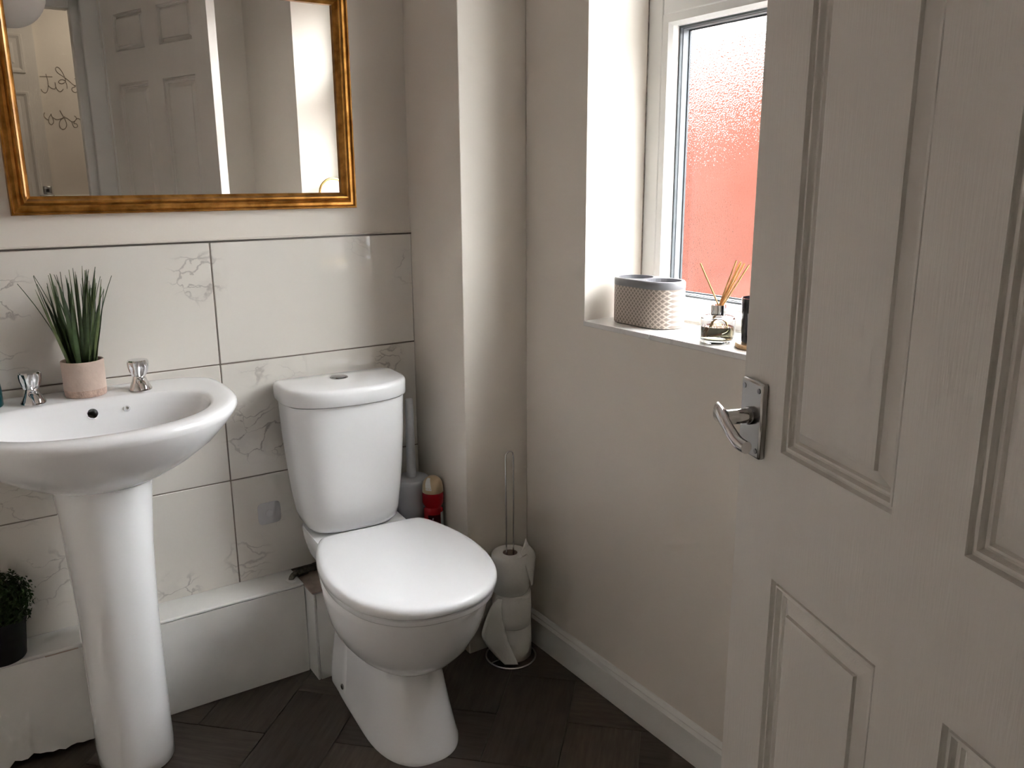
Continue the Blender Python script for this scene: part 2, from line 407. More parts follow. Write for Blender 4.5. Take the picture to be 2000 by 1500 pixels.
struct(MB().box(1.052, XR, -.272, YB, -.003, ZC).build('wall_chase', 'paint', bevel=.002), 'floor to ceiling plastered corner boxing beside the toilet', 'wall')
w = MB()
X2 = XR + .26
w.box(XR, X2, YF - .1, WY0, -.06, ZC).box(XR, X2, WY1, YB + .1, -.06, ZC).box(XR, X2, WY0, WY1, -.06, WZ0 - .012).box(XR, X2, WY0, WY1, WZ1, ZC)
struct(w.build('wall_right', 'paint'), 'warm white wall with deep window recess', 'wall')
struct(MB().box(XL - .1, XL, YF - .1, YB + .1, -.06, ZC).build('wall_left', 'paint'), 'plain warm white side wall beyond the basin', 'wall')
struct(MB().box(XL - .1, XR + .26, YF - .1, YB + .1, ZC, ZC + .1).build('ceiling', 'ceil'), 'flat white ceiling of the toilet room', 'ceiling')
w = MB().box(XL - .1, DX0 - .03, YF - .1, YF, -.06, ZC).box(DX1 + .03, XR, YF - .1, YF, -.06, ZC).box(DX0 - .03, DX1 + .03, YF - .1, YF, DZ + .03, ZC)
struct(w.build('wall_front', 'paint'), 'warm white wall around the doorway', 'wall')
# door frame
t = empty('trim_1', (DX1, YF - .05, 0)); struct(t, 'white painted door frame around the open doorway', 'door frame')
MB().box(DX1 - .002, DX1 + .03, YF - .11, YF + .004, 0, DZ + .03).build('jamb', 'gloss_white', t)
MB().box(DX0 - .03, DX0 + .002, YF - .11, YF + .004, 0, DZ + .03).build('jamb', 'gloss_white', t)
MB().box(DX0, DX1, YF - .11, YF + .004, DZ, DZ + .03).build('head', 'gloss_white', t)
MB().box(.585, DX1, YF - .085, YF - .045, 0, DZ).build('door_stop', 'gloss_white', t, bevel=.004)
MB().box(.553, DX1, YF - .165, YF - .10, 0, DZ).build('architrave', 'gloss_white', t, bevel=.006)
MB().box(DX0, .553, YF - .165, YF - .10, 1.99, DZ).build('architrave', 'gloss_white', t, bevel=.006)
MB().box(DX0, DX0 + .02, YF - .085, YF - .045, 0, DZ).build('door_stop', 'gloss_white', t)
MB().box(DX0, .585, YF - .085, YF - .045, DZ - .02, DZ).build('door_stop', 'gloss_white', t)
# skirting on window wall
sk = MB(); prof = [(XR, 0), (XR - .017, 0), (XR - .017, .075), (XR - .012, .083), (XR - .012, .086), (XR - .004, .093), (XR, .093)]
sk.loft([[(x, y, z) for x, z in prof] for y in (YF, -.272)])
struct(sk.build('baseboard_right', 'gloss_white', smooth=30), 'white moulded skirting board under the window', 'skirting')
MB2 = MB().box(1.052 - .004, 1.135, -.276, -.272, 0, .012)

# pipe boxing
px = empty('trim_2', (.3, -.05, 0)); struct(px, 'white painted pipe boxing along the foot of the tiled wall', 'pipe boxing')
rc = random.Random(3); cv = [(XL, .0)]
for k in range(25):
    x = -.12 + .0125 * k; cv.append((x, .004 + .012 * rc.random() * max(0, math.sin(math.pi * k / 24)) + (.006 if 6 < k < 12 else 0)))
cv.append((.655, .0))
def board(outline, y0, y1, name):      # outline: lower edge points (x, z), closed along the top
    return MB().loft([[(x, y0, z) for x, z in outline], [(x, y1, z) for x, z in outline]]).build(name, 'boxing', px)
board(cv + [(.655, .2475), (XL, .2475)], -.097, -.085, 'front_board')      # chipped lower edge, hollow behind
MB().box(XL, .655, -.0968, YB, .2484, .2565).build('top_board', 'boxing', px, bevel=.003)
MB().box(.6575, .6632, -.157, -.005, 0, .246).build('side_board', 'boxing', px, bevel=.001)
board([(.6655, 0), (1.052, 0), (1.052, .246), (.6636, .246), (.6636, .238), (.6652, .230), (.6652, .208), (.6636, .20), (.6636, .12), (.6645, .10), (.6650, .055)], -.157, -.145, 'stepped_board')
MB().box(.655, 1.052, -.153, -.003, .247, .2525).build('bare_top', 'bare', px, bevel=.001)

MB().box(.055, .122, -.0974, -.092, .2466, .2492).build('worn_edge', 'bare', px, bevel=.0006)

# ------------------------------------------------------------------ window
wn = empty('window_1', (XW, (WY0 + WY1) / 2, WZ0)); struct(wn, 'white plastic framed window with frosted glass above a tiled sill', 'window')
FW = .048
XO = XW + .07
def frame4(y0, y1, z0, z1, wdt, x0, x1, name, m, bevel=.004):
    MB().box(x0, x1, y0, y1, z1 - wdt, z1).build(name, m, wn, bevel=bevel)
    MB().box(x0, x1, y0, y1, z0, z0 + wdt).build(name, m, wn, bevel=bevel)
    MB().box(x0, x1, y0, y0 + wdt, z0 + wdt, z1 - wdt).build(name, m, wn, bevel=bevel)
    MB().box(x0, x1, y1 - wdt, y1, z0 + wdt, z1 - wdt).build(name, m, wn, bevel=bevel)
def bead(y0, y1, z0, z1):
    prof = [(0., -.0105), (.006, -.0105), (.018, -.010), (.024, 0.), (.024, .022), (0, .022)]   # inset, x offset
    rings = []
    for ins, dx in prof:
        rings.append([(XW + .012 + dx, y0 + ins, z0 + ins), (XW + .012 + dx, y1 - ins, z0 + ins), (XW + .012 + dx, y1 - ins, z1 - ins), (XW + .012 + dx, y0 + ins, z1 - ins)])
    rings.append(rings[0])
    MB().loft(rings, False, False).build('glazing_bead', 'upvc', wn)
frame4(WY0, WY1, WZ0, WZ1, FW, XW, XO, 'outer_frame', 'upvc')
ZT = 1.64
MB().box(XW, XO, WY0 + FW, WY1 - FW, ZT, ZT + .07).build('transom', 'upvc', wn, bevel=.004)
for z0, z1 in ((WZ0 + FW - .018, ZT + .002), (ZT + .068, WZ1 - FW + .01)):
    y0, y1 = WY0 + FW - .002, WY1 - FW + .002
    bead(y0, y1, z0, z1)
    gy0, gy1, gz0, gz1 = y0 + .024, y1 - .024, z0 + .024, z1 - .024
    XG = XW + .045
    # spacer bar and rubber seal seen behind the bead
    for nm, mt, xa, xb, wdt in (('gasket', 'gasket', XG - .014, XG - .006, .0045), ('spacer_bar', 'spacer', XG - .006, XG + .012, .006), ('gasket', 'gasket', XG + .012, XG + .018, .009)):
        for (a0, a1, b0, b1) in ((gy0, gy1, gz1 - wdt, gz1), (gy0, gy1, gz0, gz0 + wdt), (gy0, gy0 + wdt, gz0 + wdt, gz1 - wdt), (gy1 - wdt, gy1, gz0 + wdt, gz1 - wdt)):
            MB().box(xa, xb, a0, a1, b0, b1).build(nm, mt, wn)
    pg = MB().box(XG + .014, XG + .018, gy0, gy1, gz0, gz1).build('pane', 'frosted', wn)
# sill tiles
ty = [WY1, -.745, -1.05, WY0]
for k in range(3):
    MB().box(XR - .004, XW + .004, ty[k + 1] + .0015, ty[k] - (.0015 if k else 0), WZ0 - .012, WZ0).build('sill_tile', 'sillmarble', wn, bevel=.001, bseg=1)
MB().box(XR, XW, WY0, WY1, WZ0 - .011, WZ0 - .001).build('sill_grout', 'grout', wn)
MB().box(XW - .0015, XW, WY1 - .0025, WY1, 1.0, WZ1).build('sealant_line', 'sealant', wn)

# outside
ow = struct(MB().box(4.0, 4.25, -3., 8., -1., 2.10).build('wall_outside', 'brick'), 'red brick wall outside the frosted window', 'wall')
hs_ = MB().box(-1.6, XR + .26, -6., 6., ZC + .1, 5.4).box(XR, XR + .26, YB + .1, 6., -1., ZC + .1).box(XR, XR + .26, -6., -3.06, -1., ZC + .1)  # unseen upper and side house wall, added to shade the brick opposite
struct(hs_.build('wall_house_added', 'brick'), 'unseen outer brick wall of the house, added to shade the wall opposite the window', 'wall')
struct(MB().box(XR + .26, 12, -8., 12., -1.1, -.2).build('ground_outside', 'plaster'), 'pale paving outside the window', 'ground')

# ------------------------------------------------------------------ the open door
DW, DT, DH = .745, .036, 2.035
ang = R(20)
de = Vector((.905, -1.302, .006)); du = Vector((-math.sin(ang), -math.cos(ang), 0)); dn = Vector((-math.cos(ang), math.sin(ang), 0))
DM = Matrix(((du.x, dn.x, 0, de.x), (du.y, dn.y, 0, de.y), (0, 0, 1, de.z), (0, 0, 0, 1)))   # s along leaf, n out of the room face, z
dr = empty('door_1', DM @ Vector((DW / 2, 0, 0))); struct(dr, 'white six-panel door standing open with chrome lever handle', 'door')
pan = []
for a0, a1 in ((.103, .321), (.424, .642)):
    for z0, z1 in ((.22, .742), (.922, 1.675), (1.80, 1.945)): pan.append((a0, a1, z0, z1))
ss = sorted({0., DW} | {p[0] for p in pan} | {p[1] for p in pan}); zs = sorted({0., DH} | {p[2] for p in pan} | {p[3] for p in pan})
lf = MB()
for a in range(len(ss) - 1):
    for b in range(len(zs) - 1):
        if any(abs(ss[a] - p[0]) < 1e-6 and abs(zs[b] - p[2]) < 1e-6 for p in pan): continue
        lf.quad((ss[a], 0, zs[b]), (ss[a + 1], 0, zs[b]), (ss[a + 1], 0, zs[b + 1]), (ss[a], 0, zs[b + 1]))
for (p, q) in (((0, 0), (DW, 0)),):
    lf.quad((0, -DT, 0), (DW, -DT, 0), (DW, -DT, DH), (0, -DT, DH))
lf.quad((0, 0, 0), (0, -DT, 0), (0, -DT, DH), (0, 0, DH)); lf.quad((DW, 0, 0), (DW, -DT, 0), (DW, -DT, DH), (DW, 0, DH))
lf.quad((0, 0, 0), (DW, 0, 0), (DW, -DT, 0), (0, -DT, 0)); lf.quad((0, 0, DH), (DW, 0, DH), (DW, -DT, DH), (0, -DT, DH))
lf.xf(DM).build('door_leaf', 'door', dr)
prof = [(0, 0), (.002, -.0065), (.005, -.0075), (.0065, -.0035), (.0095, -.0035), (.0115, -.0105), (.0135, -.0115), (.015, -.0095), (.0175, -.0095), (.0195, -.0135), (.036, -.0062), (.037, -.0015), (.040, -.001)]
for (a0, a1, z0, z1) in pan:
    k = 1. if z1 - z0 > .2 else .55
    rings = [[(a0 + d * k, h, z0 + d * k), (a1 - d * k, h, z0 + d * k), (a1 - d * k, h, z1 - d * k), (a0 + d * k, h, z1 - d * k)] for d, h in prof]
    MB().loft(rings, False, True).xf(DM).build('panel', 'door', dr)
# lever handle
hd = MB().box(.010, .066, 0, .010, .899, 1.005).xf(DM).build('handle', 'dull_chrome', dr, bevel=.0035, bseg=2); hd['label'] = 'chrome lever handle on a rectangular plate'
MB().lathe([(.0125, 0), (.0125, .005), (.0105, .008)], (0, 0, 0), 24).xf(DM @ Matrix.Translation((.040, .010, .956)) @ Matrix.Rotation(R(-90), 4, 'X')).build('rose', 'dark_chrome', hd, smooth=40)
lev = [(.040, .012, .956), (.040, .030, .956), (.040, .046, .9565), (.037, .055, .957), (.030, .059, .956)]
lm = MB().tube(spline([(.040, .010, .956), (.040, .030, .956), (.040, .048, .956)], 4), [.0105] * 8 + [.0110], 16)
# the scrolled lever: a flat tapering bar that sweeps up and over
path = spline([(.020, .050, .959), (.036, .053, .959), (.052, .054, .952), (.068, .053, .942), (.082, .050, .933), (.096, .046, .930)], 5)
rings = []
for k, p in enumerate(path):
    q = k / (len(path) - 1)
    wz = .0120 - .0035 * q + .002 * max(0, .25 - q) * 4; wn_ = .0068 + .0008 * q
    rings.append([(p.x, p.y + wn_ * math.cos(2 * math.pi * i / 14), p.z + wz * math.sin(2 * math.pi * i / 14)) for i in range(14)])
lm.loft(rings)
lm.xf(DM).build('lever', 'chrome', hd, smooth=50)
for sx, sz in ((.019, .994), (.057, .994), (.019, .910), (.057, .910)):
    MB().lathe([(.0036, 0), (.0036, .0012)], (0, 0, 0), 14).xf(DM @ Matrix.Translation((sx, .0095, sz)) @ Matrix.Rotation(R(-90), 4, 'X')).build('screw', 'dark_chrome', hd)
MB().box(-.001, .0005, -.028, -.008, .88, 1.03).xf(DM).build('latch_plate', 'dull_chrome', dr)
for hz in (.25, 1.75):
    MB().lathe([(.005, 0), (.005, .075)], (0, 0, 0), 12).xf(DM @ Matrix.Translation((DW + .002, -.002, hz))).build('hinge', 'gloss_white', dr, smooth=40)

# ------------------------------------------------------------------ gold framed mirror
mx0, mx1, mz0, mz1 = .118, .893, 1.212, 1.735
mr = tag(empty('wall_mirror', ((mx0 + mx1) / 2, 0, mz0)), 'large rectangular mirror in a ridged antique gold frame above the basin', 'mirror')
prof = [(0, 0), (0, -.017), (.002, -.021), (.006, -.0215), (.0075, -.018), (.011, -.0155), (.018, -.0155), (.025, -.019), (.029, -.026), (.0325, -.029), (.037, -.0285), (.0395, -.024), (.042, -.020), (.046, -.018), (.049, -.015), (.049, -.004)]
def rail(pa, pb, na, nb):
    # pa->pb outer corners, na/nb inward diagonal directions
    rings = [[(p[0] + n[0] * d * .8, YB + h, p[1] + n[1] * d * .8) for d, h in prof] for p, n in ((pa, na), (pb, nb))]
    return MB().loft(rings)
cs = [((mx0, mz0), (1, 1)), ((mx1, mz0), (-1, 1)), ((mx1, mz1), (-1, -1)), ((mx0, mz1), (1, -1))]
for k in range(4):
    (pa, na), (pb, nb) = cs[k], cs[(k + 1) % 4]
    rail(pa, pb, na, nb).build('frame_rail', 'gold', mr, smooth=28)
MB().box(mx0 + .02, mx1 - .02, YB - .008, YB - .001, mz0 + .02, mz1 - .02).build('mirror_glass', 'mirror', mr)

# ------------------------------------------------------------------ pedestal basin
BX = .205
pb = tag(empty('pedestal_basin', (BX, -.2, 0)), 'white ceramic wash basin on a full pedestal with two chrome taps', 'basin')
N = 96
def dring(hw, yb, yf, z, yc, e=2.3, eb=None, cx=BX, n=N):
    """D-shaped outline: widest at yc, back edge yb, front edge yf; e = superellipse power in front, eb behind"""
    eb = eb or e; out = []
    for k in range(n):
        a = 2 * math.pi * k / n; c, s = math.cos(a), math.sin(a)
        p = e if s < 0 else eb
        x = math.copysign(abs(c) ** (2 / p), c) * hw
        y = math.copysign(abs(s) ** (2 / p), s)
        out.append((cx + x, yc + y * ((yb - yc) if s >= 0 else (yc - yf)), z))
    return out
sh = [dring(.080, -.12, -.285, .665, -.20, 2.2, 3), dring(.100, -.09, -.305, .672, -.20, 2.2, 3), dring(.145, -.05, -.345, .692, -.20, 2.2, 3), dring(.190, -.02, -.385, .718, -.19, 2.2, 3.4), dring(.235, -.006, -.42, .750, -.18, 2.2, 4),
      dring(.265, -.002, -.443, .780, -.17, 2.2, 4.5), dring(.282, -.001, -.456, .802, -.17, 2.2, 5), dring(.287, -.001, -.460, .812, -.17, 2.2, 5), dring(.285, -.001, -.458, .820, -.17, 2.2, 5), dring(.279, -.003, -.452, .8245, -.17, 2.2, 5),
      dring(.270, -.008, -.444, .826, -.17, 2.2, 5), dring(.256, -.014, -.434, .8258, -.17, 2.2, 5), dring(.233, -.112, -.422, .8250, -.21, 2.2, 2.5), dring(.2265, -.117, -.417, .8238, -.215, 2.2, 2.5), dring(.222, -.121, -.413, .8205, -.22, 2.2, 2.5), dring(.218, -.126, -.408, .814, -.225, 2.2, 2.45), dring(.212, -.132, -.400, .802, -.23, 2.2, 2.4),
      dring(.195, -.142, -.380, .770, -.24, 2.2, 2.3), dring(.160, -.160, -.350, .735, -.25, 2.1, 2.2), dring(.105, -.19, -.32, .712, -.25, 2., 2.), dring(.05, -.225, -.285, .703, -.255, 2., 2.), dring(.020, -.236, -.276, .700, -.256, 2., 2.)]
bowl = MB().loft(sh).build('basin_bowl', 'ceramic', pb, smooth=60)
dp = MB().lathe([(.021, 0), (.021, .003), (.016, .004)], (BX, -.256, .7), 24).build('waste', 'chrome', pb, smooth=40)
ped = [dring(.078, -.1, -.288, 0, -.17, 2.4, 5), dring(.081, -.1, -.292, .004, -.17, 2.4, 5), dring(.0805, -.1, -.291, .03, -.17, 2.4, 5), dring(.079, -.1, -.288, .10, -.17, 2.4, 5), dring(.080, -.1, -.288, .35, -.17, 2.4, 5), dring(.086, -.1, -.295, .52, -.17, 2.4, 5), dring(.094, -.1, -.306, .64, -.18, 2.4, 5), dring(.098, -.1, -.312, .69, -.18, 2.4, 5)]
MB().loft(ped).build('pedestal', 'ceramic', pb, smooth=50)
# overflow hole and chain stay on the back slope of the bowl
def facing(c, n):
    z = Vector(n).normalized(); x = Vector((1, 0, 0)); y = z.cross(x).normalized()
    return Matrix(((x.x, y.x, z.x, c[0]), (x.y, y.y, z.y, c[1]), (x.z, y.z, z.z, c[2]), (0, 0, 0, 1)))
MB().lathe([(.0125, -.006), (.0125, .0012), (.0105, .0012), (.0105, -.004)], (0, 0, 0), 24, False, False).xf(facing((.209, -.133, .797), (0, -.92, .40))).build('overflow_ring', 'ceramic', pb, smooth=40)
hole = MB().lathe([(.0105, -.075), (.0105, .02)], (0, 0, 0), 24).xf(facing((.209, -.133, .797), (0, -.92, .40))).build('cutter', 'ceramic')
bl = bowl.modifiers.new('cut', 'BOOLEAN'); bl.operation = 'DIFFERENCE'; bl.object = hole; bl.solver = 'EXACT'
bpy.context.view_layer.update()
bowl_mesh = bpy.data.meshes.new_from_object(bowl.evaluated_get(bpy.context.evaluated_depsgraph_get()))
bowl.modifiers.clear(); bowl.data = bowl_mesh; bowl_mesh.set_sharp_from_angle(angle=R(55)); bpy.data.objects.remove(hole)
MB().lathe([(.0075, -.004), (.0075, .003), (.0055, .006), (.003, .0095), (.001, .010)], (0, 0, 0), 18).xf(facing((.277, -.133, .797), (0, -.92, .40))).build('chain_stay', 'chrome', pb, smooth=40)
# taps
def tap(x, y, turn):
    z = .8245
    rt = Matrix.Translation((x, y, z)) @ Matrix.Rotation(turn, 4, 'Z')
    t = MB().lathe([(.0245, 0), (.0245, .004), (.022, .008), (.0165, .020), (.014, .028), (.013, .032)], (0, 0, 0), 28).xf(rt).build('tap', 'chrome', pb, smooth=50)
    # spout
    sp = [Vector((0, 0, .020)), Vector((0, -.012, .021)), Vector((0, -.024, .019)), Vector((0, -.033, .013)), Vector((0, -.037, .006))]
    MB().tube(spline(sp, 4), [.012 - .0003 * k for k in range(17)], 16, cap=False).xf(rt).build('spout', 'chrome', t, smooth=50)
    MB().tube(spline(sp, 4), [.0105 - .0003 * k for k in range(16)] + [.0071], 16, cap=False).xf(rt).build('spout_bore', 'tarnish', t, smooth=50)
    # faceted head: fluted knob
    rings = []
    for r, h, d in ((.0115, .030, 0), (.0165, .033, .10), (.021, .041, .22), (.0245, .052, .26), (.0255, .060, .18), (.025, .066, .06), (.0225, .069, 0), (.010, .0705, 0)):
        ring = []
        for k in range(48):
            a = 2 * math.pi * k / 48
            q = .9 * r * (1 - d * (.5 + .5 * math.cos(6 * a + math.pi)) ** 1.6)
            ring.append((q * math.cos(a), q * math.sin(a), h))
        rings.append(ring)
    MB().loft(rings).xf(rt).build('tap_head', 'chrome', t, smooth=30)
tap(.105, -.083, R(12)); tap(.317, -.083, R(4))

# ------------------------------------------------------------------ toilet
TM = Matrix.Translation((.801, -.022, 0)) @ Matrix.Rotation(R(-4.3), 4, 'Z')      # local: x right, y = -forward
to = tag(empty('toilet', (.78, -.4, 0)), 'white close-coupled toilet with its lid closed', 'toilet')
def er(hw, b, f, z, c, e=2.2, eb=2.6): return dring(hw, -b, -f, z, -c, e, eb, 0., 80)
pan_ = [er(.106, .14, .592, 0, .40, 2.5, 6), er(.106, .14, .592, .008, .40, 2.5, 6), er(.102, .14, .586, .02, .40, 2.5, 6), er(.092, .14, .565, .09, .39, 2.5, 6), er(.083, .14, .545, .16, .38, 2.5, 6), er(.080, .14, .535, .192, .37, 2.4, 5),
        er(.086, .14, .54, .200, .37, 2.3, 5), er(.108, .13, .565, .210, .38, 2.2, 4), er(.128, .12, .595, .232, .39, 2.2, 4), er(.150, .11, .625, .265, .40, 2.2, 4), er(.166, .10, .648, .305, .41, 2.2, 4), er(.176, .09, .663, .345, .42, 2.2, 4), er(.181, .09, .672, .375, .42, 2.2, 4),
        er(.183, .09, .675, .390, .42, 2.2, 4), er(.180, .09, .672, .398, .42, 2.2, 4), er(.170, .10, .66, .401, .42, 2.2, 4)]
def shaped(ring):     # pull the rear of the pan in to the narrow cistern platform
    out = []
    for x, y, z in ring:
        f = -y
        t = min(1, max(0, (f - .14) / .27)); t = t * t * (3 - 2 * t)
        k = .58 + .42 * t if z > .2 else 1
        out.append((x * k, y, z))
    return out
MB().loft([shaped(r) for r in pan_]).xf(TM).build('pan', 'ceramic', to, smooth=60)
MB().loft([er(.115, .02, .26, .33, .14, 5, 6), er(.125, .015, .265, .37, .14, 5, 6), er(.128, .012, .266, .398, .14, 5, 6), er(.125, .014, .262, .404, .14, 5, 6)]).xf(TM).build('cistern_platform', 'ceramic', to, smooth=50)
MB().loft([er(.104, .14, .285, 0, .21, 7, 7), er(.104, .14, .285, .030, .21, 7, 7), er(.099, .14, .278, .07, .21, 7, 7), er(.086, .14, .262, .16, .21, 7, 7), er(.076, .12, .25, .24, .20, 7, 7)]).xf(TM).build('foot_skirt', 'ceramic', to, smooth=40)
for sx in (-1, 1):
    MB().lathe([(.0075, 0), (.0075, .003), (.005, .0045)], (0, 0, 0), 16).xf(TM @ Matrix.Translation((sx * .1022, -.255, .034)) @ Matrix.Rotation(R(90 * sx), 4, 'Y')).build('fixing_bolt', 'dull_chrome', to, smooth=40)
# seat and lid
HALF = [(0, .232), (.060, .232), (.112, .2335), (.134, .244), (.155, .285), (.178, .365), (.187, .445), (.182, .525), (.157, .605), (.110, .664), (.055, .693), (0, .700)]
hp = spline([(x, y, 0) for x, y in HALF], 5)
outline = [(p.x, p.y) for p in hp] + [(-p.x, p.y) for p in reversed(hp[1:-1])]
def oring(z, ins, dome=0.):
    c = (0, .46); out = []
    for x, f in outline:
        dx, df = x - c[0], f - c[1]; L = math.hypot(dx, df); k = (L - ins) / L if ins < .06 else 1 - ins / .2
        out.append((c[0] + dx * k, -(c[1] + df * k), z))
    return out
MB().loft([oring(.400, .022), oring(.401, .010), oring(.405, .006), oring(.414, .006), oring(.417, .010), oring(.417, .05)]).xf(TM).build('seat', 'seat', to, smooth=50)
MB().loft([oring(.4185, .012), oring(.4195, .004), oring(.423, .0), oring(.433, .0), oring(.4385, .003), oring(.4415, .008), oring(.443, .016), oring(.4442, .04), oring(.4455, .08), oring(.4462, .13), oring(.4465, .18)]).xf(TM).build('seat_lid', 'seat', to, smooth=60)
for sx in (-.075, .075):
    MB().lathe([(.012, 0), (.012, .018), (.009, .022)], (0, 0, 0), 20).xf(TM @ Matrix.Translation((sx, -.222, .402))).build('hinge', 'seat', to, smooth=40)
# cistern
cis = [er(.104, .03, .146, .409, .08, 3.3, 7), er(.113, .02, .156, .412, .08, 3.3, 7), er(.121, .012, .166, .423, .08, 3.3, 7), er(.127, .008, .172, .445, .08, 3.3, 7), er(.135, .006, .176, .50, .08, 3.3, 7), er(.142, .005, .179, .57, .08, 3.3, 7), er(.149, .004, .181, .66, .08, 3.3, 7), er(.153, .004, .181, .7455, .08, 3.3, 7)]
def bow(rings, amt):
    return [[(x, y - amt * (1 - min(1, (x / .155) ** 2)) if y < -.08 else y, z) for x, y, z in r] for r in rings]
MB().loft(bow(cis, .014)).xf(TM @ Matrix.Translation((-.008, 0, 0))).build('cistern', 'ceramic', to, smooth=60)
ld = [er(.155, .003, .186, .7475, .08, 2.9, 7), er(.160, .001, .191, .7488, .08, 2.9, 7), er(.1615, .001, .193, .751, .08, 2.9, 7), er(.1615, .001, .193, .777, .08, 2.9, 7), er(.1605, .002, .192, .7835, .08, 2.9, 7), er(.157, .004, .188, .788, .08, 2.9, 7), er(.150, .010, .178, .790, .08, 2.9, 7), er(.09, .05, .12, .7915, .08, 3, 4)]
MB().loft(bow(ld, .014)).xf(TM @ Matrix.Translation((-.008, 0, 0))).build('cistern_lid', 'ceramic', to, smooth=60)
fb = MB().lathe([(.023, -.004), (.023, .0015), (.021, .003), (.019, .002)], (0, 0, 0), 32).xf(TM @ Matrix.Translation((-.010, -.072, .791))).build('flush_button', 'dark_chrome', to, smooth=40)
MB().lathe([(.0185, 0), (.0185, .003), (.014, .0045)], (0, 0, 0), 32).xf(TM @ Matrix.Translation((-.010, -.072, .791))).build('button_cap', 'dark_chrome', fb, smooth=40)

# ------------------------------------------------------------------ toilet brush
bh = tag(empty('toilet_brush', (.99, -.085, 0)), 'light grey plastic toilet brush standing in its holder behind the toilet', 'toilet brush')
BZ = .2525
BCX, BCY = .996, -.063
MB().lathe([(.042, BZ), (.044, BZ + .004), (.0475, .445), (.0475, .449)], (BCX, BCY, 0), 36).build('holder', 'grey_plastic', bh, smooth=40)
MB().lathe([(.0485, .446), (.049, .452), (.049, .464), (.0465, .469), (.014, .472)], (BCX, BCY, 0), 36).build('holder_lid', 'grey_plastic', bh, smooth=40)
MB().lathe([(.0145, .468), (.0135, .50), (.0118, .60), (.0108, .692), (.0095, .6965), (.004, .698)], (BCX, BCY, 0), 20).build('handle', 'grey_plastic', bh, smooth=40)

# ------------------------------------------------------------------ air freshener
CX, CY, CZ = 1.0205, -.141, BZ
ac = tag(empty('aerosol_can', (CX, CY, CZ)), 'red air freshener aerosol can with a domed beige cap', 'aerosol can')
MB().lathe([(.0255, CZ), (.0272, CZ + .004), (.0272, .392), (.0265, .398), (.0240, .402), (.0245, .405), (.0285, .410), (.0300, .418), (.0300, .440), (.0290, .446)], (CX, CY, 0), 36).build('can', 'red', ac, smooth=50)
MB().lathe([(.0284, .444), (.0290, .448), (.0285, .462), (.0260, .474), (.0205, .483), (.0115, .489), (.004, .4905)], (CX, CY, 0), 36).build('cap', 'beige_cap', ac, smooth=50)
MB().loft([[(CX + r * math.cos(R(200 + 12 * k - 6 * n)), CY + r * math.sin(R(200 + 12 * k - 6 * n)), z) for k in range(4)] for n, (r, z) in enumerate(((.0292, .457), (.0268, .4735), (.0212, .4835), (.0140, .4885)))], False, False, False).build('spray_button', 'whitelabel', ac, smooth=50)
def wrap(name, m, a0, a1, z0, z1, r):
    MB().loft([[(CX + r * math.cos(R(a0 + (a1 - a0) * k / 7)), CY + r * math.sin(R(a0 + (a1 - a0) * k / 7)), z) for k in range(8)] for z in (z0, z1)], False, False, False).build(name, m, ac, smooth=60)
wrap('label', 'whitelabel', -72, 20, CZ + .02, .390, .0275)
wrap('dark_print', 'redlabel', -150, -76, CZ + .02, .385, .0275)
for a, z in ((-120, .375), (-108, .362), (-132, .352)):
    MB().lathe([(.0028, 0), (.0028, .0006)], (0, 0, 0), 12).xf(facing((CX + .0277 * math.cos(R(a)), CY + .0277 * math.sin(R(a)), z), (math.cos(R(a)), math.sin(R(a)), 0))).build('print_dot', 'whitelabel', ac)

# ------------------------------------------------------------------ toilet roll stand and rolls
SX, SY = 1.139, -.347
rs = tag(empty('toilet_roll_stand', (SX, SY, 0)), 'chrome wire toilet roll stand on a ring base in the corner', 'roll stand')
MB().tube([(SX + .068 * math.cos(2 * math.pi * k / 40), SY + .068 * math.sin(2 * math.pi * k / 40), .0035) for k in range(40)], .0033, 8, True).build('ring_base', 'chrome', rs, smooth=60)
MB().tube([(SX - .068, SY - .004, .0035), (SX + .068, SY + .004, .0035)], .0025, 8).build('cross_wire', 'chrome', rs, smooth=60)
lp = [(SX - .0105, SY, .0035), (SX - .0105, SY, .2), (SX - .0115, SY, .4), (SX - .0125, SY, .575)] + [(SX - .0125 * math.cos(R(a)), SY, .582 + .0125 * math.sin(R(a))) for a in range(20, 170, 25)] + [(SX + .0125, SY, .575), (SX + .0115, SY, .4), (SX + .0105, SY, .2), (SX + .0105, SY, .0035)]
MB().tube(lp, .0021, 8).build('wire_loop', 'chrome', rs, smooth=60)
GR = 'toilet rolls on the wire stand'
def sheet(path, w0, w1, name, parent, thick=.0012):
    """path: list of (centre, width direction); a curved paper strip with real thickness"""
    a = [Vector(p) - Vector(d) * w / 2 for (p, d), w in zip(path, [w0 + (w1 - w0) * k / (len(path) - 1) for k in range(len(path))])]
    b = [Vector(p) + Vector(d) * w / 2 for (p, d), w in zip(path, [w0 + (w1 - w0) * k / (len(path) - 1) for k in range(len(path))])]
    n = len(a); m = MB(); m.v = [tuple(p) for q in zip(a, b) for p in q]; m.f = [(2 * k, 2 * k + 1, 2 * k + 3, 2 * k + 2) for k in range(n - 1)]
    o = m.build(name, 'tissue', parent, smooth=60)
    s = o.modifiers.new('thick', 'SOLIDIFY'); s.thickness = thick
    return o
rl = []
